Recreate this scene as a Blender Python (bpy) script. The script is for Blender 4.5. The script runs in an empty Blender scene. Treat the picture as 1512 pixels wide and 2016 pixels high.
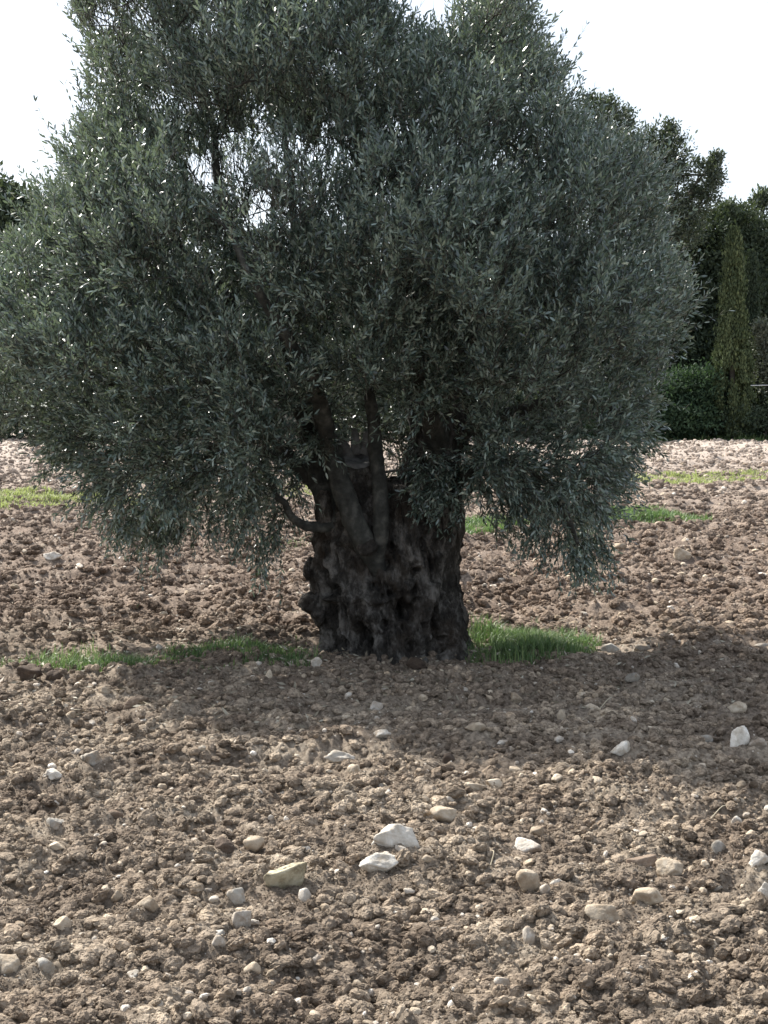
import bpy, math, random
import numpy as np
from mathutils import Vector

# ------------------------------------------------------------------ camera, world, sun, exposure
S = bpy.context.scene
C = S.collection
W0, H0, F = 1512.0, 2016.0, 3028.0
CAM_Z, PITCH = 1.65, math.radians(3.0)
cam_d = bpy.data.cameras.new('camera')
cam = bpy.data.objects.new('camera', cam_d); C.objects.link(cam); S.camera = cam
cam.location = (0, 0, CAM_Z); cam.rotation_euler = (math.radians(90) - PITCH, 0, 0)
cam_d.sensor_fit = 'VERTICAL'; cam_d.sensor_height = 24.0; cam_d.lens = 24.0 * F / H0
cam_d.clip_start = 0.05; cam_d.clip_end = 3000

SUN = Vector((-2.0, 1.75, 2.75)).normalized()
world = bpy.data.worlds.new('World'); S.world = world; world.use_nodes = True
wn = world.node_tree; wn.nodes.clear()
wo = wn.nodes.new('ShaderNodeOutputWorld'); wb = wn.nodes.new('ShaderNodeBackground')
sky = wn.nodes.new('ShaderNodeTexSky'); sky.sky_type = 'NISHITA'; sky.sun_disc = False
sky.sun_elevation = math.asin(SUN.z); sky.sun_rotation = math.atan2(SUN.x, SUN.y) % (2 * math.pi)
sky.air_density = 1.0; sky.dust_density = 3.0; sky.ozone_density = 1.0
mx = wn.nodes.new('ShaderNodeMix'); mx.data_type = 'RGBA'; mx.inputs[0].default_value = 0.55   # thin white cloud veil
mx.inputs[7].default_value = (5.4, 5.8, 6.3, 1)
wn.links.new(sky.outputs[0], mx.inputs[6]); wn.links.new(mx.outputs[2], wb.inputs[0])
wb.inputs[1].default_value = 0.11
wn.links.new(wb.outputs[0], wo.inputs[0])
sd = bpy.data.lights.new('sun', 'SUN'); sd.energy = 5.0; sd.angle = math.radians(0.6); sd.color = (1.0, 0.955, 0.88)
so = bpy.data.objects.new('sun', sd); C.objects.link(so)
so.rotation_euler = (-SUN).to_track_quat('-Z', 'Y').to_euler(); so.location = SUN * 40
S.view_settings.view_transform = 'Standard'; S.view_settings.look = 'None'
S.view_settings.gamma = 1.0; S.view_settings.use_curve_mapping = False
S.view_settings.exposure = 1.1
S.cycles.max_bounces = 6; S.cycles.diffuse_bounces = 3; S.cycles.glossy_bounces = 2
S.cycles.transmission_bounces = 3; S.cycles.transparent_max_bounces = 4

rng = np.random.default_rng(11); random.seed(5)

# ------------------------------------------------------------------ noise (numpy)
TAB = np.random.default_rng(3).random(8192).astype(np.float32)
def _h(ix, iy, iz, s):
    h = (ix * 73856093) ^ (iy * 19349663) ^ (iz * 83492791) ^ (s * 2654435)
    h = (h ^ (h >> 13)) * 1274126177
    return TAB[(h ^ (h >> 16)) & 8191]
def vn(P, s=0):
    P = np.asarray(P, dtype=np.float64); i = np.floor(P).astype(np.int64); f = P - i
    u = f * f * (3 - 2 * f); x, y, z = i.T; r = 0
    for dx in (0, 1):
        wx = u[:, 0] if dx else 1 - u[:, 0]
        for dy in (0, 1):
            wy = u[:, 1] if dy else 1 - u[:, 1]
            for dz in (0, 1):
                wz = u[:, 2] if dz else 1 - u[:, 2]
                r = r + wx * wy * wz * _h(x + dx, y + dy, z + dz, s)
    return r * 2 - 1
def fbm(P, o=4, s=0, g=0.5):
    P = np.asarray(P, dtype=np.float64); r = 0; a = 1
    for k in range(o):
        r = r + a * vn(P * 2.0 ** k + 17.3 * k, s + k); a *= g
    return r
def domes(X, Y, sc, s, keep=0.7):
    """height of round lumps, one per jittered cell"""
    px = X / sc; py = Y / sc; ix = np.floor(px).astype(np.int64); iy = np.floor(py).astype(np.int64)
    out = np.zeros_like(px)
    for dx in (-1, 0, 1):
        for dy in (-1, 0, 1):
            cx = ix + dx; cy = iy + dy
            jx = cx + _h(cx, cy, 0, s); jy = cy + _h(cx, cy, 1, s)
            r = 0.25 + 0.5 * _h(cx, cy, 2, s); k = _h(cx, cy, 3, s) < keep
            d2 = (px - jx) ** 2 + ((py - jy) * (0.8 + 0.5 * _h(cx, cy, 4, s))) ** 2
            out = np.maximum(out, np.where(k, np.sqrt(np.maximum(0, r * r - d2)), 0))
    return out * sc

# ------------------------------------------------------------------ projection helpers
cp, sp = math.cos(PITCH), math.sin(PITCH)
def P3(px, py, d):
    u = (np.asarray(px, float) - W0 / 2) / F; v = (H0 / 2 - np.asarray(py, float)) / F
    fy = cp + v * sp; fz = -sp + v * cp; k = d / fy
    return np.stack(np.broadcast_arrays(u * k, d + 0 * k, CAM_Z + fz * k), -1)
def pix(P):
    x, y, z = P[:, 0], P[:, 1], P[:, 2] - CAM_Z
    dep = y * cp - z * sp; up = y * sp + z * cp
    return W0 / 2 + F * x / dep, H0 / 2 - F * up / dep
def gbase(y):
    y = np.asarray(y, float); t = np.clip(y - 12.5, 0, 45.0)
    return 0.0335 * np.sqrt(t * t + 1.0) - 0.0335 - np.clip(y - 57.5, 0, 60) * 0.0
def ground_at(px, py):
    d = np.geomspace(2.5, 90, 1500); p = P3(px, py, d); g = gheight(p[:, 0], p[:, 1], np.full(1500, 0.06))
    k = int(np.argmax(p[:, 2] < g)); return float(p[k, 0]), float(p[k, 1])
def patch_mask(X, Y):
    """1 where grass keeps the soil settled"""
    m = np.exp(-(((X - 0.05) / 1.0) ** 2 + ((Y - 11.9) / 0.75) ** 2) ** 2)
    m = np.maximum(m, np.exp(-(((X - 1.2) / 1.1) ** 2 + ((Y - 12.2) / 0.55) ** 2) ** 2))
    return np.maximum(m, 0.8 * np.exp(-(((X + 1.9) / 2.0) ** 2 + ((Y - 11.8) / 0.4) ** 2) ** 2))
def gheight(X, Y, cell=None):
    X = np.asarray(X, float); Y = np.asarray(Y, float); Z = gbase(Y)
    P = np.stack([X, Y, X * 0], -1)
    wx = X + 0.05 * vn(P * 9, 5); wy = Y + 0.05 * vn(P * 9, 6)
    wx += 0.012 * vn(P * 45, 7); wy += 0.012 * vn(P * 45, 8)
    soft = 1 - 0.75 * patch_mask(X, Y)
    z = 0.06 * vn(P * 0.6, 1) + 0.045 * vn(P * 1.7, 2)
    ph = (Y - 0.16 * X + 0.25 * vn(P * 0.5, 3)) / 0.62
    z = z + 0.042 * np.sin(ph * 2 * math.pi) * (0.6 + 0.4 * vn(P * 0.8, 4))
    z = z + 0.035 * vn(np.stack([X * 0.7 + Y * .25, Y * 3.6 - X * .5, X * 0], -1), 13) + 0.016 * vn(np.stack([X * 1.6 + Y * .4, Y * 8.5 - X * 1.2, X * 0], -1), 14)
    if cell is None: cell = np.full_like(X, 0.01)
    for sc, a, s, k in ((0.33, 0.20, 20, 0.3), (0.14, 0.20, 21, 0.35), (0.06, 0.22, 22, 0.35), (0.033, 0.26, 23, 0.4), (0.018, 0.45, 24, 0.6)):
        fade = np.clip((sc / cell - 1.2) / 1.5, 0, 1)
        amp = a * (0.65 + 0.6 * vn(P * (0.35 / sc), s + 30))
        z = z + soft * fade * amp * domes(wx, wy, sc, s, k)
    z = z + soft * (0.014 * fbm(P * 32, 3, 9) + 0.030 * (np.abs(fbm(P * 5.5, 3, 11)) - 0.3) + 0.016 * (np.abs(fbm(P * 15, 3, 12)) - 0.3))
    return Z + z - 0.045 - 0.03 * np.exp(-(((X - 0.05) / .8) ** 2 + ((Y - 11.3) / .7) ** 2))
def zg(x, y): return float(gheight(np.array([x]), np.array([y]))[0])

# ------------------------------------------------------------------ mesh / object helpers
def mesh_np(name, V, faces, mat=None, smooth=False, tint=None):
    """faces: list of int arrays (n,k)"""
    me = bpy.data.meshes.new(name)
    V = np.asarray(V, np.float32); me.vertices.add(len(V)); me.vertices.foreach_set('co', V.ravel())
    nl = sum(f.size for f in faces); npoly = sum(len(f) for f in faces)
    me.loops.add(nl); me.loops.foreach_set('vertex_index', np.concatenate([f.ravel() for f in faces]).astype(np.int32))
    tot = np.concatenate([np.full(len(f), f.shape[1]) for f in faces]).astype(np.int32)
    st = np.concatenate([[0], np.cumsum(tot)[:-1]]).astype(np.int32)
    me.polygons.add(npoly); me.polygons.foreach_set('loop_start', st)
    if smooth: me.polygons.foreach_set('use_smooth', np.ones(npoly, bool))
    if tint is not None:
        at = me.attributes.new('tint', 'FLOAT', 'POINT'); at.data.foreach_set('value', np.asarray(tint, np.float32))
    me.update(calc_edges=True)
    if mat: me.materials.append(mat)
    return me
def link(name, me, parent=None, loc=(0, 0, 0)):
    o = bpy.data.objects.new(name, me); C.objects.link(o); o.location = loc
    if parent: o.parent = parent
    return o
def tag(o, label=None, cat=None, group=None, kind=None):
    if label: o['label'] = label
    if cat: o['category'] = cat
    if group: o['group'] = group
    if kind: o['kind'] = kind
    return o
def empty(name, loc, label, cat, group=None):
    o = bpy.data.objects.new(name, None); C.objects.link(o); o.location = loc; o.empty_display_size = 0.2
    return tag(o, label, cat, group)
def grid_faces(nr, nc, wrap=False):
    r = np.arange(nr - 1)[:, None]; c = np.arange(nc if wrap else nc - 1)[None, :]; c2 = (c + 1) % nc
    a = r * nc + c; b = r * nc + c2; return np.stack([a, b, b + nc, a + nc], -1).reshape(-1, 4)
class Acc:
    def __init__(s): s.V = []; s.F = []; s.n = 0; s.T = []
    def add(s, V, Fs, t=0.0):
        s.V.append(V); s.F += [f + s.n for f in Fs]; s.n += len(V); s.T.append(np.zeros(len(V)) + t)
    def mesh(s, name, mat, smooth=True):
        by = {}
        for f in s.F: by.setdefault(f.shape[1], []).append(f)
        return mesh_np(name, np.concatenate(s.V), [np.concatenate(v) for v in by.values()], mat, smooth, np.concatenate(s.T))
def spline(pts, n):
    pts = np.asarray(pts, float); k = len(pts); P = np.vstack([2 * pts[0] - pts[1], pts, 2 * pts[-1] - pts[-2]])
    out = []
    for t in np.linspace(0, k - 1 - 1e-6, n):
        i = int(t); f = t - i; a, b, c, d = P[i:i + 4]
        out.append(0.5 * (2 * b + (c - a) * f + (2 * a - 5 * b + 4 * c - d) * f * f + (3 * b - a - 3 * c + d) * f ** 3))
    return np.array(out)
def tube(pts, rad, sides=10, rough=0.0, seed=0, cap=True):
    pts = np.asarray(pts, float); n = len(pts); T = np.gradient(pts, axis=0); T /= np.linalg.norm(T, axis=1)[:, None] + 1e-9
    ref = np.array([0.31, 0.95, 0.05]) if abs(T[0][2]) > 0.6 else np.array([0.05, 0.1, 1.0])
    A = np.cross(T, ref); A /= np.linalg.norm(A, axis=1)[:, None] + 1e-9; B = np.cross(T, A)
    th = np.linspace(0, 2 * math.pi, sides, endpoint=False)
    d = A[:, None] * np.cos(th)[None, :, None] + B[:, None] * np.sin(th)[None, :, None]
    r = np.asarray(rad, float)[:, None] * np.ones((1, sides))
    V = pts[:, None] + d * r[..., None]
    if rough:
        q = V.reshape(-1, 3)
        r = r * (1 + rough * fbm(q * np.array([9, 9, 3.5]), 3, seed).reshape(n, sides)) + 0.006 * vn(q * 40, seed + 9).reshape(n, sides) * (r > 0.03)
        V = pts[:, None] + d * r[..., None]
    V = V.reshape(-1, 3); Fs = [grid_faces(n, sides, True)]
    if cap:
        V = np.vstack([V, pts[-1:] + T[-1:] * rad[-1] * 0.5]); last = (n - 1) * sides; k = np.arange(sides)
        Fs.append(np.stack([last + k, last + (k + 1) % sides, np.full(sides, n * sides)], -1))
    return V, Fs
ICO = {}
def ico(sub):
    if sub not in ICO:
        import bmesh
        bm = bmesh.new(); bmesh.ops.create_icosphere(bm, subdivisions=sub, radius=1)
        bm.verts.ensure_lookup_table()
        ICO[sub] = (np.array([v.co[:] for v in bm.verts]), np.array([[v.index for v in f.verts] for f in bm.faces])); bm.free()
    return ICO[sub]

# ------------------------------------------------------------------ materials
def new_mat(name, rough=0.9, spec=0.3):
    m = bpy.data.materials.new(name); m.use_nodes = True; nt = m.node_tree
    b = nt.nodes['Principled BSDF']; b.inputs['Roughness'].default_value = rough
    b.inputs['Specular IOR Level'].default_value = spec
    return m, nt, b
def N(nt, t, **kw):
    n = nt.nodes.new(t)
    for k, v in kw.items(): setattr(n, k, v)
    return n
def noise(nt, vec, scale, detail=5, rough=0.6):
    n = N(nt, 'ShaderNodeTexNoise'); n.inputs['Scale'].default_value = scale; n.inputs['Detail'].default_value = detail
    n.inputs['Roughness'].default_value = rough; nt.links.new(vec, n.inputs['Vector']); return n.outputs['Fac']
def ramp(nt, fac, stops):
    r = N(nt, 'ShaderNodeValToRGB'); e = r.color_ramp.elements
    e[0].position, e[0].color = stops[0][0], (*stops[0][1], 1); e[1].position, e[1].color = stops[-1][0], (*stops[-1][1], 1)
    for p, c in stops[1:-1]: q = e.new(p); q.color = (*c, 1)
    nt.links.new(fac, r.inputs[0]); return r.outputs[0]
def mix(nt, fac, a, b, mode='MIX'):
    m = N(nt, 'ShaderNodeMix', data_type='RGBA', blend_type=mode)
    for s, v in ((0, fac), (6, a), (7, b)):
        if isinstance(v, (int, float)): m.inputs[s].default_value = v
        elif isinstance(v, tuple): m.inputs[s].default_value = (*v, 1)
        else: nt.links.new(v, m.inputs[s])
    return m.outputs[2]
def bump(nt, b, h, strength, dist):
    n = N(nt, 'ShaderNodeBump'); n.inputs['Strength'].default_value = strength; n.inputs['Distance'].default_value = dist
    nt.links.new(h, n.inputs['Height']); nt.links.new(n.outputs[0], b.inputs['Normal'])
def geo_pos(nt): return N(nt, 'ShaderNodeNewGeometry').outputs['Position']
def obj_pos(nt): return N(nt, 'ShaderNodeTexCoord').outputs['Object']

def soil_color(nt, pos, rnd=None):
    a = ramp(nt, noise(nt, pos, 2.3, 6), [(0.34, (0.185, 0.148, 0.117)), (0.52, (0.285, 0.237, 0.188)), (0.68, (0.42, 0.36, 0.288))])
    c = ramp(nt, noise(nt, pos, 38, 4), [(0.38, (0.58, 0.56, 0.54)), (0.62, (1.22, 1.2, 1.17))])
    a = mix(nt, 1.0, a, c, 'MULTIPLY')
    red = ramp(nt, noise(nt, pos, 1.7, 5), [(0.3, (0.16, 0.120, 0.095)), (0.55, (0.25, 0.20, 0.163)), (0.75, (0.36, 0.30, 0.25))])
    red = mix(nt, 1.0, red, c, 'MULTIPLY')
    sx = N(nt, 'ShaderNodeSeparateXYZ'); nt.links.new(pos, sx.inputs[0])
    mr = N(nt, 'ShaderNodeMapRange'); nt.links.new(sx.outputs[1], mr.inputs[0]); mr.inputs[1].default_value = 9.0; mr.inputs[2].default_value = 14.5
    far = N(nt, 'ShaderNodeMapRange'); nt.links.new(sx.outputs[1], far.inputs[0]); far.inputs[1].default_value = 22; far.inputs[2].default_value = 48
    o = mix(nt, mr.outputs[0], a, red)
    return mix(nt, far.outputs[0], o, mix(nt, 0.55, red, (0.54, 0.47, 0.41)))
M = {}
m, nt, b = new_mat('soil', 0.95, 0.15); pos = geo_pos(nt); col = soil_color(nt, pos)
vo = N(nt, 'ShaderNodeTexVoronoi'); vo.inputs['Scale'].default_value = 42; nt.links.new(pos, vo.inputs['Vector'])
chip = ramp(nt, vo.outputs['Distance'], [(0.20, (1, 1, 1)), (0.26, (0, 0, 0))])
sep = N(nt, 'ShaderNodeSeparateColor'); nt.links.new(vo.outputs['Color'], sep.inputs[0])
gt = N(nt, 'ShaderNodeMath', operation='GREATER_THAN'); gt.inputs[1].default_value = 0.86; nt.links.new(sep.outputs[0], gt.inputs[0])
ml = N(nt, 'ShaderNodeMath', operation='MULTIPLY'); nt.links.new(gt.outputs[0], ml.inputs[0]); nt.links.new(chip, ml.inputs[1])
nt.links.new(mix(nt, ml.outputs[0], col, (0.55, 0.49, 0.41)), b.inputs['Base Color'])
bump(nt, b, noise(nt, pos, 60, 9, 0.8), 1.0, 0.022); M['soil'] = m

m, nt, b = new_mat('clod', 0.95, 0.15); pos = geo_pos(nt); col = soil_color(nt, pos)
oi = N(nt, 'ShaderNodeObjectInfo')
v = ramp(nt, oi.outputs['Random'], [(0.0, (0.66, 0.64, 0.62)), (0.6, (1.0, 0.99, 0.98)), (1.0, (1.3, 1.27, 1.22))])
nt.links.new(mix(nt, 1.0, col, v, 'MULTIPLY'), b.inputs['Base Color']); bump(nt, b, noise(nt, pos, 120, 8, 0.75), 0.9, 0.01); M['clod'] = m

def stone_mat(name, lo, mid, hi, stain=(0.30, 0.23, 0.16)):
    m, nt, b = new_mat(name, 0.85, 0.25); pos = geo_pos(nt)
    c = ramp(nt, noise(nt, pos, 22, 7, 0.7), [(0.3, lo), (0.5, mid), (0.68, hi)])
    st = ramp(nt, noise(nt, pos, 13, 6, 0.7), [(0.47, (0, 0, 0)), (0.64, (0.9, 0.9, 0.9))])
    c = mix(nt, st, c, stain)
    oi = N(nt, 'ShaderNodeObjectInfo')
    v = ramp(nt, oi.outputs['Random'], [(0.0, (0.60, 0.57, 0.54)), (1.0, (1.06, 1.06, 1.06))])
    nt.links.new(mix(nt, 1.0, c, v, 'MULTIPLY'), b.inputs['Base Color']); bump(nt, b, noise(nt, pos, 70, 8, 0.75), 0.8, 0.008); return m
M['white'] = stone_mat('limestone_white', (0.44, 0.39, 0.32), (0.62, 0.57, 0.50), (0.76, 0.73, 0.67), (0.36, 0.29, 0.22))
M['bright'] = stone_mat('limestone_bright', (0.50, 0.46, 0.39), (0.68, 0.64, 0.57), (0.78, 0.76, 0.71), (0.42, 0.36, 0.28))
M['beige'] = stone_mat('limestone_beige', (0.36, 0.29, 0.21), (0.50, 0.42, 0.32), (0.60, 0.53, 0.43))
M['yellow'] = stone_mat('limestone_yellow', (0.40, 0.35, 0.24), (0.52, 0.47, 0.34), (0.60, 0.56, 0.43), (0.2, 0.17, 0.11))
M['grey'] = stone_mat('stone_grey', (0.26, 0.24, 0.21), (0.37, 0.35, 0.31), (0.47, 0.44, 0.40))
M['brown'] = stone_mat('stone_brown', (0.17, 0.12, 0.09), (0.26, 0.20, 0.15), (0.36, 0.29, 0.22), (0.16, 0.11, 0.08))
M['darkclod'] = stone_mat('damp_clod', (0.075, 0.055, 0.042), (0.11, 0.082, 0.062), (0.16, 0.12, 0.09), (0.07, 0.05, 0.04))

m, nt, b = new_mat('bark', 0.9, 0.2); pos = obj_pos(nt)
mp = N(nt, 'ShaderNodeMapping'); mp.inputs['Scale'].default_value = (1, 1, 0.6); nt.links.new(pos, mp.inputs[0])
c = ramp(nt, noise(nt, mp.outputs[0], 9, 8, 0.7), [(0.36, (0.022, 0.020, 0.018)), (0.5, (0.068, 0.062, 0.055)), (0.64, (0.24, 0.225, 0.205))])
br = ramp(nt, noise(nt, pos, 3, 4), [(0.5, (0, 0, 0)), (0.7, (1, 1, 1))])
nt.links.new(mix(nt, br, c, mix(nt, 0.45, c, (0.075, 0.05, 0.032))), b.inputs['Base Color'])
vo = N(nt, 'ShaderNodeTexVoronoi', feature='DISTANCE_TO_EDGE'); vo.inputs['Scale'].default_value = 26; nt.links.new(mp.outputs[0], vo.inputs['Vector'])
ad = N(nt, 'ShaderNodeMath', operation='ADD'); nt.links.new(vo.outputs[0], ad.inputs[0]); nt.links.new(noise(nt, mp.outputs[0], 30, 8, 0.75), ad.inputs[1])
bump(nt, b, ad.outputs[0], 1.0, 0.05); M['bark'] = m
m, nt, b = new_mat('smooth_bark', 0.8, 0.3); pos = obj_pos(nt)
nt.links.new(ramp(nt, noise(nt, pos, 11, 6), [(0.35, (0.028, 0.029, 0.027)), (0.52, (0.06, 0.062, 0.056)), (0.66, (0.125, 0.125, 0.112))]), b.inputs['Base Color'])
bump(nt, b, noise(nt, pos, 32, 8, 0.75), 1.0, 0.03); M['limb'] = m
m, nt, b = new_mat('sawn_wood', 0.8, 0.3); pos = obj_pos(nt)
nt.links.new(ramp(nt, noise(nt, pos, 16, 6), [(0.3, (0.09, 0.088, 0.085)), (0.7, (0.25, 0.245, 0.24))]), b.inputs['Base Color'])
bump(nt, b, noise(nt, pos, 60, 6, 0.7), 0.7, 0.01); M['wood'] = m

def leaf_mat(name, stops, under=None, rough=0.4, spec=0.5, trans=0.12, tcol=(0.12, 0.17, 0.05)):
    m, nt, b = new_mat(name, rough, spec); at = N(nt, 'ShaderNodeAttribute', attribute_name='tint')
    c = ramp(nt, at.outputs['Fac'], stops)
    if under:
        g = N(nt, 'ShaderNodeNewGeometry'); c = mix(nt, g.outputs['Backfacing'], c, under)
    nt.links.new(c, b.inputs['Base Color'])
    tr = N(nt, 'ShaderNodeBsdfTranslucent'); tr.inputs[0].default_value = (*tcol, 1)
    ms = N(nt, 'ShaderNodeMixShader'); ms.inputs[0].default_value = trans
    nt.links.new(b.outputs[0], ms.inputs[1]); nt.links.new(tr.outputs[0], ms.inputs[2])
    nt.links.new(ms.outputs[0], nt.nodes['Material Output'].inputs[0]); return m
M['olive'] = leaf_mat('olive_leaf', [(0, (0.007, 0.016, 0.015)), (0.42, (0.019, 0.038, 0.033)), (0.66, (0.085, 0.130, 0.110)), (1.0, (0.36, 0.42, 0.34))],
                      under=(0.17, 0.235, 0.21), rough=0.34, spec=1.0, trans=0.18, tcol=(0.16, 0.21, 0.10))
M['twig'] = leaf_mat('twig_bark', [(0, (0.035, 0.034, 0.028)), (1, (0.11, 0.105, 0.09))], rough=0.8, spec=0.2, trans=0.0)
M['pine'] = leaf_mat('pine_needles', [(0, (0.022, 0.036, 0.026)), (1, (0.055, 0.075, 0.045))], rough=0.7, spec=0.2, trans=0.1)
M['broad'] = leaf_mat('dark_leaves', [(0, (0.03, 0.045, 0.035)), (1, (0.09, 0.11, 0.08))], rough=0.5, spec=0.3, trans=0.15)
M['cypress'] = leaf_mat('cypress_sprays', [(0, (0.020, 0.034, 0.019)), (0.5, (0.06, 0.08, 0.038)), (1, (0.16, 0.19, 0.09))], rough=0.7, spec=0.2, trans=0.1)
M['bush'] = leaf_mat('hedge_leaves', [(0, (0.014, 0.028, 0.018)), (0.6, (0.035, 0.060, 0.034)), (1, (0.08, 0.12, 0.06))], rough=0.7, spec=0.15, trans=0.12, tcol=(0.10, 0.19, 0.06))
M['greybush'] = leaf_mat('grey_leaves', [(0, (0.05, 0.06, 0.045)), (1, (0.16, 0.18, 0.14))], rough=0.6, spec=0.3)
M['grass'] = leaf_mat('grass_blade', [(0, (0.045, 0.080, 0.034)), (0.55, (0.095, 0.155, 0.060)), (0.85, (0.19, 0.24, 0.10)), (1, (0.30, 0.27, 0.15))], rough=0.5, spec=0.3, trans=0.22, tcol=(0.2, 0.34, 0.09))
M['palegrass'] = leaf_mat('pale_grass', [(0, (0.22, 0.23, 0.11)), (1, (0.42, 0.42, 0.24))], rough=0.6, spec=0.2, trans=0.3, tcol=(0.4, 0.5, 0.15))
M['flower'] = leaf_mat('petals', [(0, (0.75, 0.75, 0.68)), (1, (0.8, 0.78, 0.6))], rough=0.6, spec=0.2)
M['straw'] = leaf_mat('straw', [(0, (0.40, 0.34, 0.24)), (1, (0.55, 0.50, 0.38))], rough=0.8, spec=0.1, trans=0)
m, nt, b = new_mat('galvanised', 0.45, 0.5); b.inputs['Metallic'].default_value = 0.6; b.inputs['Base Color'].default_value = (0.55, 0.56, 0.57, 1); M['metal'] = m

# ------------------------------------------------------------------ the field: one sheet, fine where it is seen near
dd = [3.4]
while dd[-1] < 58: dd.append(dd[-1] * (1.0026 if dd[-1] < 14 else 1.0036))
rows = np.concatenate([-np.geomspace(300, 1, 14), np.linspace(-0.5, 3.3, 12), dd, np.geomspace(62, 1500, 18)])
uf = np.linspace(-0.36, 0.36, 590); uo = 0.36 * np.geomspace(1.012, 90, 34)
us = np.concatenate([-uo[::-1], uf, uo])
w = np.clip(rows, 3.4, 60); w = np.where(rows > 60, w + (rows - 60) * 0.6, w)
X = (us[None] * w[:, None]); Y = np.repeat(rows[:, None], len(us), 1)
cell = np.maximum(np.gradient(rows)[:, None] * 0.7, np.abs(np.gradient(X, axis=1)))
Z = gheight(X.ravel(), Y.ravel(), cell.ravel())
link('ground', mesh_np('ground', np.stack([X.ravel(), Y.ravel(), Z], -1), [grid_faces(len(rows), len(us))], M['soil'], True))
tag(bpy.data.objects['ground'], 'tilled brown soil of the field with low furrows running across', kind='structure')

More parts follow.
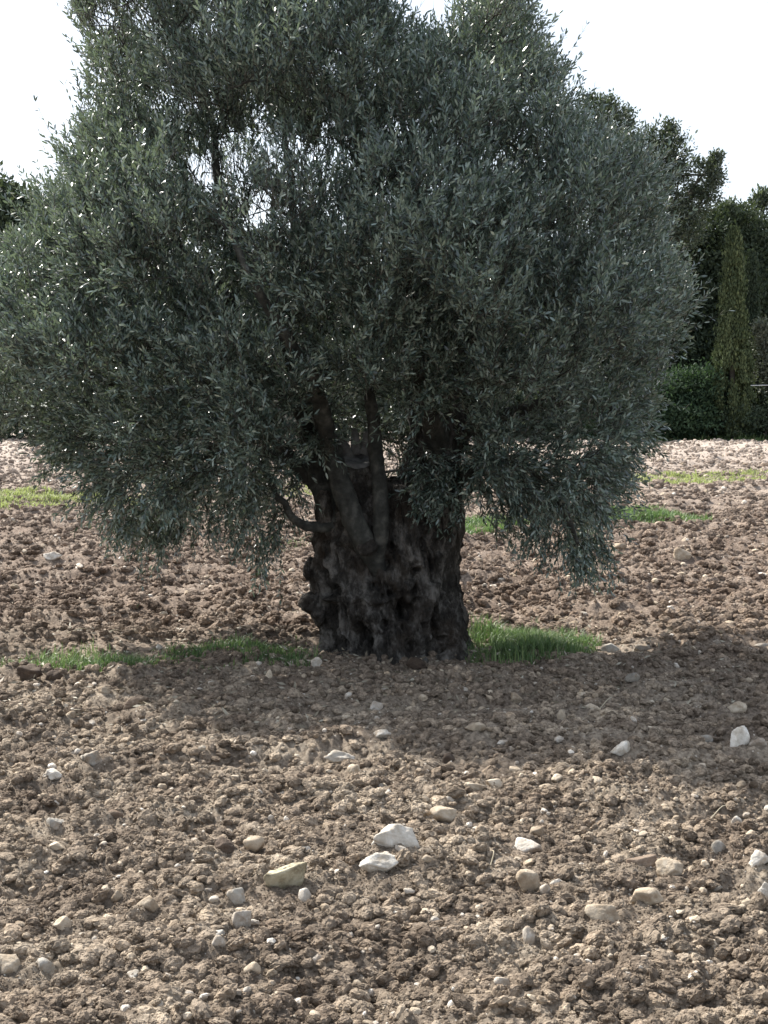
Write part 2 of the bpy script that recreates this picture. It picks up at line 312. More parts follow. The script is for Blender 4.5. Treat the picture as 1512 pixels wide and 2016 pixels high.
# ------------------------------------------------------------------ stones one can point at
def rock_mesh(name, sub, mat, w, d, h, seed, cuts=13, smooth=True, gn=0.05):
    g = np.random.default_rng(seed); D, Fc = ico(sub)
    n = g.normal(size=(cuts, 3)); n /= np.linalg.norm(n, axis=1)[:, None]; o = 0.52 + 0.36 * g.random(cuts)
    r = np.minimum(np.min(o[None] / np.maximum(D @ n.T, 0.05), 1), 1.15)
    r = r * (1 + gn * fbm(D * 2.2 + seed, 4, seed)) + 0.03 * vn(D * 7 + seed, seed + 3)
    V = D * r[:, None]; V = V / np.abs(V).max(0) * np.array([w / 2, d / 2, h / 2])
    me = mesh_np(name, V, [Fc], mat, smooth); return me
ST = [  # px, py(centre), w, h, material, label
 (671,1495,72,28,'bright','jagged bright white rock at the edge of the tree shade, below the trunk'),
 (779,1648,90,54,'bright','large white domed boulder half buried in the sunlit foreground'),
 (742,1703,76,38,'bright','low smooth white rock just below the large domed boulder'),
 (571,1731,98,52,'yellow','yellowish flat slab tilted up towards the viewer in the foreground'),
 (603,1764,30,34,'white','small knobby white rock touching the lower right of the yellowish slab'),
 (497,1664,46,30,'beige','angular pale rock above and left of the yellowish slab'),
 (469,1768,42,40,'grey','greyish beige blunt rock left of the yellowish slab'),
 (480,1812,44,34,'white','white rounded rock below the greyish beige blunt rock'),
 (430,1854,30,32,'white','lumpy white stone low in the left middle of the foreground'),
 (874,1606,58,34,'beige','beige flat topped rock above right of the large domed boulder'),
 (932,1551,52,20,'beige','left piece of the long beige slab lying at the shade edge'),
 (970,1543,38,22,'beige','right, higher piece of the long beige slab at the shade edge'),
 (740,1393,26,24,'white','small bright white rock in the shade straight in front of the trunk'),
 (936,1432,40,19,'beige','flat pale rock in the shade right of the small bright white rock'),
 (751,1449,38,20,'grey','grey flattened rock in the shade above the jagged white rock'),
 (622,1308,24,22,'white','whitish stone beside the left foot of the olive trunk'),
 (1224,1479,44,30,'bright','bright white rounded rock in the shade at right'),
 (1459,1454,46,40,'bright','big white rock near the right edge inside the shade'),
 (1490,1464,34,18,'white','low white rock touching the big white rock at the right edge'),
 (1448,1397,50,20,'beige','wide low beige rock above the big white rock at right'),
 (1015,1377,28,22,'beige','blunt pale rock in deep shade right of the trunk'),
 (1163,1396,36,16,'beige','small oblong pale rock in the shade right of the blunt pale rock'),
 (1246,1337,32,20,'grey','grey pointed rock in the shade below the right grass patch'),
 (1106,1411,18,24,'beige','small upright pale stone in the shade'),
 (1171,1464,26,18,'beige','small pale stone left of the bright white rounded rock'),
 (1390,1460,28,20,'grey','grey stone left of the big white rock at the right edge'),
 (1260,1699,70,22,'brown','dark brown lens shaped slab lying flat in the sun'),
 (1319,1711,56,38,'beige','stout beige rock right against the dark brown lens shaped slab'),
 (1037,1668,54,28,'white','white cupped rock in the middle right of the foreground'),
 (1062,1642,36,26,'beige','pale rock just above the white cupped rock'),
 (1038,1739,46,42,'beige','ridged beige rock below the white cupped rock'),
 (1074,1752,22,20,'white','small bright white stone right of the ridged beige rock'),
 (1493,1693,42,30,'white','white rock cut by the right edge of the view'),
 (1414,1671,32,26,'grey','pale grey rock left of the white rock at the right edge'),
 (1274,1772,64,36,'beige','broad sunlit beige rock low on the right'),
 (1190,1799,76,34,'beige','long pale slab sloping to the left, low on the right'),
 (1505,1758,46,38,'bright','bright white block low at the right edge'),
 (1038,1849,30,38,'white','upright white stone near the bottom, right of the middle'),
 (1096,1535,24,18,'beige','small tan stone at the end of the long beige slab'),
 (1450,1616,20,20,'white','small white three cornered stone at right, in the sun'),
 (1311,1851,24,22,'white','small round white stone low on the right'),
 (111,1626,42,28,'grey','grey rounded rock at left in half shade'),
 (111,1668,36,18,'beige','flat pale stone below the grey rounded rock at left'),
 (227,1607,32,20,'brown','brown oblong stone right of the grey rounded rock at left'),
 (180,1496,44,32,'grey','jagged grey rock at left on the shade edge'),
 (100,1526,44,20,'white','whitish flat rock left of the jagged grey rock'),
 (204,1360,30,14,'beige','small flat pale stone below the left grass strip'),
 (265,1386,54,20,'brown','tan brown slab propped on a dark clod at left'),
 (141,1408,22,16,'beige','small pale oval stone left of the propped tan slab'),
 (296,1786,52,36,'beige','peaked beige rock in the left foreground'),
 (234,1767,30,24,'beige','small rounded beige stone left of the peaked beige rock'),
 (125,1820,40,32,'beige','blunt beige rock in the lower left corner area'),
 (412,1757,22,18,'white','small white chip above the oblong white stone'),
 (426,1774,28,16,'white','small oblong white stone left of the greyish blunt rock'),
 (14,1908,56,46,'beige','large pale rock cut by the left edge near the bottom'),
 (88,1908,44,36,'grey','greyish rock right of the pale rock at the lower left edge'),
 (1341,1094,38,26,'beige','pointed pale rock in the sunlit field behind, at right'),
 (1219,1079,30,16,'beige','flat pale rock left of the pointed pale rock behind the crown'),
 (1386,931,14,9,'beige','small pale rock on the far grass strip at right'),
 (103,1097,38,18,'white','flat whitish rock in the sunlit field at far left behind the crown'),
 (700,1520,32,26,'beige','beige broken rock just below the jagged bright white rock'),
 (990,1937,34,30,'white','white rock at the bottom right of the middle'),
 (497,1909,34,24,'beige','beige rock at the bottom left of the middle'),
 (1205,1279,40,16,'grey','flat grey stone at the right end of the grass patch'),
 (1264,1277,28,16,'grey','low grey stone in the shade right of the flat grey stone'),
 (1412,1266,20,12,'white','small white stone in the field on the right shade border'),
 (1500,1271,28,14,'white','white stone at the right edge on the shade border'),
 (530,1331,16,20,'beige','small upright tan stone below the grass, left of the trunk'),
 (840,1694,22,18,'beige','small round tan stone right of the low smooth white rock'),
 (789,1674,26,17,'white','small oval white stone between the domed boulder and smooth rock'),
 (60,1327,54,30,'darkclod','largest dark damp clod at the left edge of the tilled strip'),
 (106,1332,34,26,'darkclod','dark damp clod just right of the largest one'),
 (446,1668,44,36,'darkclod','round dark clod left of the angular pale rock'),
 (818,1308,44,22,'darkclod','dark clod lying against the foot of the trunk'),
 (880,1497,30,22,'darkclod','dark clod in the shade right of the jagged white rock'),
]
SX = []; 
for k, (px, py, wpx, hpx, mt, lab) in enumerate(ST):
    x, y = ground_at(px, py + hpx * 0.36)
    s = y / F; w_, h_ = wpx * s, hpx * s; flat = h_ < 0.45 * w_
    hh = h_ * (1.3 if not flat else 1.6); dep = w_ * (0.75 if not flat else 0.6)
    if 'domed' in lab[:20]: hh = h_ * 1.3
    tall = lab.startswith(('yellowish flat slab',))
    if tall: dep = w_ * 0.3; hh = h_ * 1.6
    me = rock_mesh('stone', 4 if wpx > 34 else 3, M[mt], w_ * 1.1, dep, hh, 100 + k, cuts=18 if mt in ('white', 'bright') and wpx > 34 else 10, gn=0.16 if 'jagged' in lab or 'clod' in lab else 0.06)
    o = link('soil_clod' if mt == 'darkclod' else ('boulder' if wpx > 80 and mt == 'bright' else 'stone'), me, loc=(x * (1 + dep * 0.3 / y), y + dep * 0.3, float(P3(px, py, y + dep * 0.3)[2]) + hh * 0.02))
    o.rotation_euler = (0.5 if tall else random.uniform(-.1, .1), random.uniform(-.12, .12), random.uniform(-.25, .25))
    tag(o, lab, 'clod' if mt == 'darkclod' else 'stone', 'stones lying on the tilled field' if mt != 'darkclod' else 'big dark clods'); SX.append((x, y + dep * 0.25, w_))
# ------------------------------------------------------------------ scattered clods and pebbles (beyond counting)
def scatter_tree(name, mat, variants, amp, scale, sub=4):
    """geometry nodes: several lumpy bodies instanced on the points"""
    ng = bpy.data.node_groups.new(name, 'GeometryNodeTree')
    ng.interface.new_socket('Geometry', in_out='INPUT', socket_type='NodeSocketGeometry')
    ng.interface.new_socket('Geometry', in_out='OUTPUT', socket_type='NodeSocketGeometry')
    L = ng.links.new; A = ng.nodes.new; gi = A('NodeGroupInput'); go = A('NodeGroupOutput'); jn = A('GeometryNodeJoinGeometry')
    for k in range(variants):
        ic = A('GeometryNodeMeshIcoSphere'); ic.inputs['Radius'].default_value = 1; ic.inputs['Subdivisions'].default_value = sub
        ps = A('GeometryNodeInputPosition'); add = A('ShaderNodeVectorMath'); add.operation = 'ADD'; add.inputs[1].default_value = (k * 7.3, k * 3.1, k * 5.7)
        nz = A('ShaderNodeTexNoise'); nz.inputs['Scale'].default_value = scale; nz.inputs['Detail'].default_value = 4
        nz.inputs['Roughness'].default_value = 0.62
        sb = A('ShaderNodeVectorMath'); sb.operation = 'SUBTRACT'; sb.inputs[1].default_value = (0.5, 0.5, 0.5)
        ml = A('ShaderNodeVectorMath'); ml.operation = 'SCALE'; ml.inputs['Scale'].default_value = amp
        st = A('GeometryNodeSetPosition'); sm = A('GeometryNodeSetMaterial'); sm.inputs['Material'].default_value = mat
        gti = A('GeometryNodeGeometryToInstance')
        L(ps.outputs[0], add.inputs[0]); L(add.outputs[0], nz.inputs['Vector']); L(nz.outputs['Color'], sb.inputs[0]); L(sb.outputs[0], ml.inputs[0])
        L(ic.outputs[0], st.inputs['Geometry']); L(ml.outputs[0], st.inputs['Offset']); L(st.outputs[0], sm.inputs[0]); L(sm.outputs[0], gti.inputs[0]); L(gti.outputs[0], jn.inputs[0])
    ip = A('GeometryNodeInstanceOnPoints'); ip.inputs['Pick Instance'].default_value = True
    L(gi.outputs[0], ip.inputs['Points']); L(jn.outputs[0], ip.inputs['Instance'])
    for nm, ty, sock in (('pick', 'INT', 'Instance Index'), ('rot', 'FLOAT_VECTOR', 'Rotation'), ('siz', 'FLOAT_VECTOR', 'Scale')):
        na = A('GeometryNodeInputNamedAttribute'); na.data_type = ty; na.inputs[0].default_value = nm; L(na.outputs[0], ip.inputs[sock])
    L(ip.outputs[0], go.inputs[0]); return ng
def scatter(name, label, pts, siz, rot, ng, nvar):
    me = mesh_np(name, pts, [np.zeros((0, 3), int)]) if False else bpy.data.meshes.new(name)
    me.vertices.add(len(pts)); me.vertices.foreach_set('co', pts.astype(np.float32).ravel())
    for nm, ty, key, dat in (('pick', 'INT', 'value', rng.integers(0, nvar, len(pts)).astype(np.int32)), ('rot', 'FLOAT_VECTOR', 'vector', rot.astype(np.float32).ravel()), ('siz', 'FLOAT_VECTOR', 'vector', siz.astype(np.float32).ravel())):
        at = me.attributes.new(nm, ty, 'POINT'); at.data.foreach_set(key, dat)
    o = link(name, me); md = o.modifiers.new('scatter', 'NODES'); md.node_group = ng
    return tag(o, label, kind='stuff')
def field_points(n, d0, d1, margin=0.33, power=1.0):
    d = (d0 ** power + rng.random(n) * (d1 ** power - d0 ** power)) ** (1 / power)
    x = (rng.random(n) * 2 - 1) * margin * np.maximum(d, 4.5); return x, d
def lay(x, y, r, sink):
    return np.stack([x, y, gheight(x, y) + r * sink], -1)
def clods(n, d0, d1, r0, r1, p=5, clump=True):
    x, y = field_points(n, d0, d1)
    if clump:
        k = vn(np.stack([x * 1.5, y * 2.2, x * 0], -1), 77) + 0.6 * vn(np.stack([x * 6, y * 6, x * 0], -1), 78) + rng.random(n) * 1.2 > 0.12
        x, y = x[k], y[k]
    k = rng.random(len(x)) > 0.9 * patch_mask(x, y); x, y = x[k], y[k]; n = len(x)
    r = r0 + (r1 - r0) * rng.random(n) ** p
    for a, b_, c_ in SX:
        r[((x - a) ** 2 + ((y - b_ + c_ * .25) * .8) ** 2 < (c_ * 0.72 + 0.015) ** 2)] = 0.003
    return x, y, r
parts = [clods(90000, 3.6, 7.5, 0.0022, 0.008, p=2, clump=False), clods(62000, 3.6, 6.5, 0.0035, 0.034, p=10), clods(80000, 6.5, 12, 0.004, 0.038, p=7), clods(90000, 12, 26, 0.009, 0.060, p=6), clods(60000, 26, 57, 0.020, 0.085)]
x = np.concatenate([p[0] for p in parts]); y = np.concatenate([p[1] for p in parts]); r = np.concatenate([p[2] for p in parts]); n = len(x)
siz = r[:, None] * (0.7 + 0.6 * rng.random((n, 3))); siz[:, 2] *= 0.65
rot = np.stack([rng.normal(0, 0.4, n), rng.normal(0, 0.4, n), rng.random(n) * 6.28], -1)
scatter('soil_clods', 'countless crumbly brown clods strewn over the tilled field', lay(x, y, r, 0.15), siz, rot, scatter_tree('clod_scatter', M['clod'], 7, 1.2, 1.9), 7)
def pebbles(mat, n, seed, nm, label):
    ps = []
    for a, b_, c_, r0, r1 in ((0.38, 3.6, 7, 0.003, 0.019), (0.27, 7, 13, 0.004, 0.025), (0.2, 13, 27, 0.008, 0.042), (0.15, 27, 57, 0.02, 0.07)):
        ps.append(clods(int(n * a), b_, c_, r0, r1, p=4.5, clump=False))
    x = np.concatenate([p[0] for p in ps]); y = np.concatenate([p[1] for p in ps]); r = np.concatenate([p[2] for p in ps]); n = len(x)
    siz = r[:, None] * (0.7 + 0.7 * rng.random((n, 3))); siz[:, 2] *= 0.7
    rot = np.stack([rng.normal(0, 0.5, n), rng.normal(0, 0.5, n), rng.random(n) * 6.28], -1)
    scatter(nm, label, lay(x, y, r, 0.2), siz, rot, scatter_tree(nm, mat, 6, 1.2, 1.7, 2), 6)
pebbles(M['white'], 5000, 1, 'white_pebbles', 'countless small whitish limestone chips in the soil')
pebbles(M['beige'], 11000, 2, 'beige_pebbles', 'countless small tan stone chips mixed into the soil')

# alike smaller stones
small = [rock_mesh('small_stone', 3, M[('white', 'beige', 'grey')[k % 3]], 1, 0.8, 0.5, 300 + k, cuts=12, smooth=False) for k in range(15)]
CN = ('white', 'tan', 'grey')
def where(x, y):
    px = 756 + x / y * F; c = 0 if px < 400 else 1 if px < 760 else 2 if px < 1120 else 3
    if y < 5.2: return ('in the lower left corner of the sunlit soil', 'at the bottom of the view left of the middle', 'at the bottom of the view right of the middle', 'in the lower right corner of the sunlit soil')[c]
    if y < 6.3: return ('in the left foreground near the peaked beige rock', 'near the yellowish tilted slab', 'near the ridged beige rock in the sun', 'near the broad beige rock low on the right')[c]
    if y < 7.6: return ('near the grey rounded rock at left', 'left of the beige flat topped rock', 'between the long beige slab and white cupped rock', 'right of the long beige slab')[c]
    if y < 11.3: return ('on the half shaded soil below the left grass strip', 'in the shade in front of the trunk', 'in the shade just right of the trunk front', 'in the shade below the right grass patch')[c]
    if y < 18: return ('on sunlit soil beyond the left grass strip', 'on sunlit soil seen just left of the trunk', 'on sunlit soil seen just right of the trunk', 'on sunlit soil around the pointed pale rock')[c]
    return ('on the far field at left', 'on the far field behind the trunk', 'on the far field right of the trunk', 'on the far field at right')[c]
for (d0, d1), (s0, s1), cnt in (((3.9, 7.4), (0.03, 0.07), 110), ((7.4, 11.2), (0.035, 0.085), 60), ((13.2, 30), (0.07, 0.15), 50)):
    i = 0
    while i < cnt:
        y = random.uniform(d0, d1); x = random.uniform(-0.25, 0.25) * y
        if any((x - a) ** 2 + (y - b_) ** 2 < (c_ * 0.8 + 0.04) ** 2 for a, b_, c_ in SX): continue
        k = random.choice((0, 1, 1, 1, 2, 2)); s = s0 + (s1 - s0) * random.random() ** 2
        o = link('small_stone', small[k + 3 * random.randrange(5)], loc=(x, y, zg(x, y) + s * 0.02))
        o.scale = (s, s, s); o.rotation_euler = (random.uniform(-.4, .4), random.uniform(-.4, .4), random.uniform(0, 6.28))
        wt = where(x, y); tag(o, 'small %s stone %s' % (CN[k], wt), 'stone', 'small %s stones %s' % (CN[k], wt)); i += 1

# ------------------------------------------------------------------ the olive tree
TD = 11.6
tree = empty('olive_tree', (0.03, TD, 0.0), 'ancient olive tree with a huge gnarled hollowed trunk and a wide dense grey green crown', 'tree')
org = np.array(tree.location)
AX = float(P3(767, 1200, TD)[0])
prof = [(-0.30, 0.60, 0.60), (-0.08, 0.57, 0.60), (0.02, 0.50, 0.585), (0.12, 0.50, 0.575), (0.27, 0.535, 0.545), (0.36, 0.55, 0.525), (0.55, 0.55, 0.505), (0.75, 0.545, 0.50),
        (0.85, 0.54, 0.49), (0.95, 0.515, 0.485), (1.08, 0.47, 0.48), (1.17, 0.40, 0.45), (1.24, 0.28, 0.36), (1.28, 0.14, 0.20), (1.30, 0.02, 0.02)]
pz, pl, pr = map(np.array, zip(*prof))
nz_, nt_ = 330, 460
zz = np.linspace(-0.30, 1.30, nz_); th = np.linspace(0, 2 * math.pi, nt_, endpoint=False)
TH, ZZ = np.meshgrid(th, zz)
wl = 0.5 - 0.5 * np.cos(TH)          # 1 on the left (-x)
R = np.interp(ZZ, pz, pl) * wl + np.interp(ZZ, pz, pr) * (1 - wl)
fd = np.clip(ZZ / 1.3, 0, 1)
tw = TH + 0.35 * ZZ
q = np.stack([np.cos(tw) * 1.0, np.sin(tw) * 1.0, ZZ * 0.55], -1).reshape(-1, 3)
lob = (1 - np.abs(fbm(q * 2.6, 2, 40))).reshape(R.shape)
R *= 1 + 0.16 * (lob - 0.75)
R += 0.055 * fbm(np.stack([np.cos(TH) * 2, np.sin(TH) * 2, ZZ * 1.6], -1).reshape(-1, 3) * 1.7, 3, 50).reshape(R.shape) * (np.abs(np.sin(TH)) * 0.8 + 0.2)
st = np.stack([np.cos(tw) * 7, np.sin(tw) * 7, ZZ * 2.4], -1).reshape(-1, 3)
R += 0.05 * (0.5 - np.abs(fbm(st * 1.2, 3, 60))).reshape(R.shape)
R += 0.03 * (0.5 - np.abs(fbm(st * 3.4, 3, 66))).reshape(R.shape)
R += 0.010 * fbm(np.stack([np.cos(TH) * 12, np.sin(TH) * 12, ZZ * 14], -1).reshape(-1, 3), 3, 70).reshape(R.shape)
def px_theta(px): return math.asin(max(-.97, min(.97, (px - 767) / 137.0)))   # angle from the side facing the viewer
def feature(px, py, rx, ry, amp, pw=1.0):
    global R
    t0 = -math.pi / 2 + px_theta(px); z0 = CAM_Z - (py - 850) / F * (TD - 0.5)
    dt = (TH - t0 + math.pi) % (2 * math.pi) - math.pi
    e = (dt * 0.52 / rx) ** 2 + ((ZZ - z0) / ry) ** 2
    R = R + amp * 1.45 * np.exp(-e ** pw)
for a in ((731,1135,.035,.055,-.09),(761,1117,.03,.06,-.06),(798,1213,.075,.06,-.20,1.6),(662,1222,.06,.09,-.15,1.4),(660,1160,.05,.09,-.13,1.4),(714,1252,.07,.045,-.11),
          (864,1081,.05,.035,-.09),(880,1118,.035,.06,-.10),(811,1127,.03,.07,-.07),(807,1278,.045,.05,-.08),(855,1250,.03,.14,-.09),(700,1100,.03,.1,-.05),(690,1290,.04,.05,-.05),
          (770,1183,.16,.022,.055),(662,1190,.06,.02,.04),(740,1220,.05,.05,.05),(835,1190,.035,.12,.05),(835,1110,.03,.10,.05),(640,1190,.03,.3,.02),(700,1200,.025,.16,.045),
          (728,1071,.055,.05,.07),(728,1073,.022,.022,-.06),(880,1285,.08,.12,.06),(690,1305,.07,.08,.05),(900,1240,.05,.2,.03),(760,1290,.1,.07,.03),(800,1160,.07,.04,.04)):
    feature(*a)
g_ = np.random.default_rng(8)
for _ in range(70):
    a_ = g_.choice([-1, -1, 1]); feature(g_.uniform(640, 895), g_.uniform(1010, 1300), g_.uniform(.015, .05), g_.uniform(.02, .07), a_ * g_.uniform(.012, .045), 1.3)
for _ in range(30):
    hx, hz = g_.uniform(645, 895), g_.uniform(1040, 1295); rx_ = g_.uniform(.016, .036); ry_ = rx_ * g_.uniform(1, 1.8)
    feature(hx, hz, rx_ * 1.9, ry_ * 1.7, .022, 1.2); feature(hx, hz, rx_, ry_, -.085, 1.6)
R += 0.010 * (0.4 - np.abs(fbm(np.stack([np.cos(tw) * 26, np.sin(tw) * 26, ZZ * 16], -1).reshape(-1, 3), 3, 71))).reshape(R.shape)
R *= np.where(ZZ < 0.1, 1 + 0.15 * np.clip(0.1 - ZZ, 0, 1) * (1 + vn(np.stack([TH * 1.5, ZZ * 0, ZZ * 0], -1).reshape(-1, 3), 3).reshape(R.shape)), 1)
R = np.maximum(R, 0.005)
tX = AX + R * np.cos(TH); tY = TD + 0.05 + R * np.sin(TH) * 0.95
bark = Acc(); bark.add(np.stack([tX, tY, ZZ + 0.02 * vn(np.stack([tX, tY, ZZ], -1).reshape(-1, 3) * 12, 4).reshape(R.shape)], -1).reshape(-1, 3) - org, [grid_faces(nz_, nt_, True)])
def knob(px, py, d, rx, ry, rz, seed):
    D, Fc = ico(4); c = P3(px, py, d) - org
    V = D * (1 + 0.22 * fbm(D * 1.8 + seed, 4, seed))[:, None] * np.array([rx, ry, rz]) + c; bark.add(V, [Fc])
knob(612, 1122, TD - .05, .065, .11, .085, 1); knob(612, 1186, TD - .1, .085, .13, .075, 2); knob(625, 1155, TD, .06, .15, .14, 3); knob(628, 1205, TD - .15, .06, .12, .10, 4)
knob(888, 1290, TD - .25, .14, .16, .10, 5); knob(668, 1300, TD - .3, .12, .15, .08, 6); knob(725, 1078, TD - .52, .07, .05, .06, 7)
knob(640, 1005, TD - .2, .07, .14, .16, 8); knob(880, 1010, TD - .1, .08, .2, .2, 9)
link('trunk', bark.mesh('trunk', M['bark']), tree)
# sawn old stem standing between the limbs
sa = Acc(); p0 = P3(704, 1010, TD - .12) - org; p1 = P3(700, 905, TD - .08) - org
V, Fs = tube(spline([p0, (p0 + p1) / 2 + np.array([.01, 0, 0]), p1], 40), np.linspace(.22, .155, 40), 64, 0.10, 5, cap=False); V[:, 2] += (V[:, 1] - p1[1]) * 0.45 * np.repeat(np.linspace(0, 1, 40) ** 3, 64); sa.add(V, Fs)
o = link('sawn_stem', sa.mesh('sawn_stem', M['bark']), tree)
k = 64; rim = V[-k:]; cen = rim.mean(0); cut = []
for j, f in enumerate((1.06, 1.0, 0.7, 0.35)): cut.append(cen + (rim - cen) * f + np.array([0, 0, (0.0, .025, .02, .0)[j]]) + (rim[:, :1] - cen[0]) * np.array([0, 0, -0.18]) + np.stack([0 * rim[:, 0], 0 * rim[:, 0], .010 * vn(rim * 25 + j, 5)], -1))
cutV = np.vstack(cut + [cen[None] + [0, 0, .01]]); kk = np.arange(k)
link('sawn_face', mesh_np('sawn_face', cutV, [grid_faces(4, k, True), np.stack([3 * k + kk, 3 * k + (kk + 1) % k, np.full(k, 4 * k)], -1)], M['wood'], True), o)
for a, b_, r_ in ((( 690, 905, -.05), (672, 862, .02), .05), ((712, 900, .02), (722, 852, .1), .06), ((700, 900, 0), (698, 845, .1), .045)):
    V, Fs = tube(spline([P3(a[0], a[1], TD + a[2]) - org, P3(b_[0], b_[1], TD + b_[2]) - org], 14), np.linspace(r_, r_ * .45, 14), 16, 0.35, int(a[0]))
    link('dead_wood', (lambda A_: (A_.add(V, Fs), A_.mesh('dead_wood', M['wood']))[1])(Acc()), o)

# limbs: (px, py, depth offset, radius px)
LIMB = [
 [(760,1150,-.22,10),(742,1110,-.36,20),(722,1072,-.44,24),(706,1040,-.47,22),(687,1000,-.45,21),(670,950,-.40,21),(655,890,-.35,20),(643,840,-.30,19),(612,770,-.25,17),(570,690,-.3,16),(545,600,-.3,13),(500,520,-.2,11),(450,430,-.1,10),(428,350,-.1,9),(418,250,0,6),(400,150,0,4)],
 [(668,1060,-.2,18),(648,1000,-.2,22),(630,940,-.1,22),(616,880,0,20),(600,815,.05,17),(520,720,0,14),(465,610,-.1,11),(390,520,-.2,9),(300,430,-.2,7),(200,350,-.1,5)],
 [(735,1130,-.30,6),(746,1080,-.44,12),(753,1025,-.49,14),(748,960,-.45,14),(738,890,-.38,14),(735,830,-.3,12),(722,740,-.3,11),(735,620,-.3,9),(710,500,-.3,8),(730,380,-.2,6),(740,250,-.1,4)],
 [(815,1300,0,30),(822,1180,0,64),(836,1070,-.02,74),(843,990,-.02,72),(851,930,0,62),(862,860,.05,50),(885,780,.1,34),(915,680,.1,25),(908,560,.1,18),(905,430,.1,12),(940,280,.1,8),(960,150,.1,5)],
 [(650,1036,-.25,14),(625,1037,-.3,10),(600,1034,-.33,8),(574,1016,-.35,7.5),(560,990,-.35,6.5),(542,975,-.35,6),(530,935,-.35,5),(480,890,-.35,6),(400,900,-.4,5),(330,960,-.4,4)],
 [(632,965,-.05,14),(600,935,-.05,13),(560,890,-.1,13),(480,800,-.2,12),(390,772,-.3,11),(290,770,-.4,9),(180,740,-.4,7),(80,700,-.3,5)],
 [(890,960,-.1,16),(930,920,-.3,12),(985,906,-.55,8),(1060,935,-.7,6),(1110,1000,-.7,5),(1140,1070,-.6,4)],
 [(880,900,.1,26),(930,810,.2,20),(1000,720,.2,16),(1090,620,.2,12),(1180,520,.1,9),(1240,420,.1,6)],
 [(850,900,.3,24),(810,780,.5,18),(820,620,.6,14),(830,450,.6,10),(800,280,.5,7),(780,150,.4,5)],
 [(860,880,-.1,26),(850,800,-.5,20),(820,700,-1.0,15),(800,560,-1.4,11),(820,430,-1.6,8)],
 [(640,860,-.1,18),(610,760,.3,15),(600,600,.7,12),(580,430,.9,9),(560,280,.9,6),(540,160,.8,4)],
 [(870,880,.4,24),(880,780,1.0,18),(940,650,1.6,13),(1020,520,1.9,9),(1060,400,1.9,6)],
 [(650,880,-.4,16),(620,760,-.9,13),(560,660,-1.4,10),(500,560,-1.7,7),(450,450,-1.7,5)],
 [(620,890,.3,16),(540,800,.9,13),(430,700,1.5,10),(330,600,1.8,7),(260,480,1.8,5)],
 [(905,850,.1,18),(990,820,-.1,14),(1090,790,-.2,11),(1180,790,-.3,8),(1250,840,-.3,6)],
 [(560,900,-.1,11),(470,880,.2,9),(360,880,.4,8),(260,890,.5,6),(170,900,.5,4)],
]
def l2w(p): return P3(p[0], p[1], TD + p[2])
nodes, nlimb, nrad, limbs = [], [], [], []
for li, L_ in enumerate(LIMB):
    P = spline([l2w(p) for p in L_], 14 * len(L_)); r = np.interp(np.linspace(0, 1, len(P)), np.linspace(0, 1, len(L_)), [p[3] for p in L_]) * TD / F
    P[6:] += 0.018 * np.stack([vn(P[6:] * 3, li), vn(P[6:] * 3, li + 50), 0 * P[6:, 0]], -1)
    A = Acc(); V, Fs = tube(P - org, r, 64 if li == 3 else 24 if r.max() > .05 else 12, 0.16 if li == 3 else 0.15, li * 7, True); A.add(V, Fs, 0.2); limbs.append(A)
    for i in range(0, len(P), 4):
        if P[i][2] > 1.25 or li in (4,): nodes.append(P[i]); nlimb.append(li); nrad.append(r[i])

OUT = np.array([(90,-190),(420,-260),(690,-180),(760,-120),(795,10),(830,70),(870,60),(905,-10),(930,-90),(1040,-90),(1065,20),(1075,120),(1125,170),(1150,230),(1225,280),(1310,330),(1345,430),(1325,500),
 (1372,570),(1365,650),(1330,730),(1292,800),(1296,870),(1310,920),(1255,945),(1220,1000),(1205,1080),(1165,1150),(1110,1125),(1080,1060),(1010,1035),(930,1000),(905,960),(820,940),(770,905),(700,900),(640,900),(612,905),(618,960),
 (575,985),(560,1060),(530,1105),(500,1050),(440,1010),(400,1060),(320,1085),(235,1060),(160,1000),(125,940),(90,905),(0,885),(-70,860),(-110,760),(-100,640),(-50,520),(20,470),(65,420),(85,360),(115,310),(150,250),(100,205),(145,150),(160,110),(125,50)], float)
OF = [(600,840),(925,860),(895,960),(940,1000)]
def seg_dist(px, py, poly):
    a = poly; b_ = np.roll(poly, -1, 0); P = np.stack([px, py], -1)[:, None]; ab = (b_ - a)[None]; ap = P - a[None]
    t = np.clip((ap * ab).sum(-1) / (ab ** 2).sum(-1), 0, 1); return np.sqrt(((ap - ab * t[..., None]) ** 2).sum(-1)).min(1)
def inside(px, py, poly):
    c = np.zeros(len(px), bool); n = len(poly)
    for i in range(n):
        x1, y1 = poly[i]; x2, y2 = poly[(i + 1) % n]
        if y1 == y2: continue
        k = ((y1 > py) != (y2 > py)) & (px < (x2 - x1) * (py - y1) / (y2 - y1) + x1); c ^= k
    return c
cx = rng.uniform(-200, 1400, 60000); cy = rng.uniform(-270, 1160, 60000); k = inside(cx, cy, OUT); cx, cy = cx[k], cy[k]; D_ = seg_dist(cx, cy, OUT)
k = D_ > 40 + 46 * rng.random(len(D_)) * (vn(np.stack([cx, cy, 0 * cx], -1) / 55, 90) + .75); cx, cy, D_ = cx[k], cy[k], D_[k]
Rm = 470.0; T_ = 1.18 * np.sqrt(np.maximum(0, Rm ** 2 - np.maximum(0, Rm - D_) ** 2)) * TD / F
u = rng.uniform(-1, 1, len(cx)); keep = (rng.random(len(cx)) < np.where(u < -0.6, 1.0, np.where(u > .62, 0.8, 0.5))); off = u * T_ * (1 + 0.30 * vn(np.stack([cx, cy, u * 60], -1) / 120, 91))
cx, cy, off, D_, u = cx[keep], cy[keep], off[keep], D_[keep], u[keep]
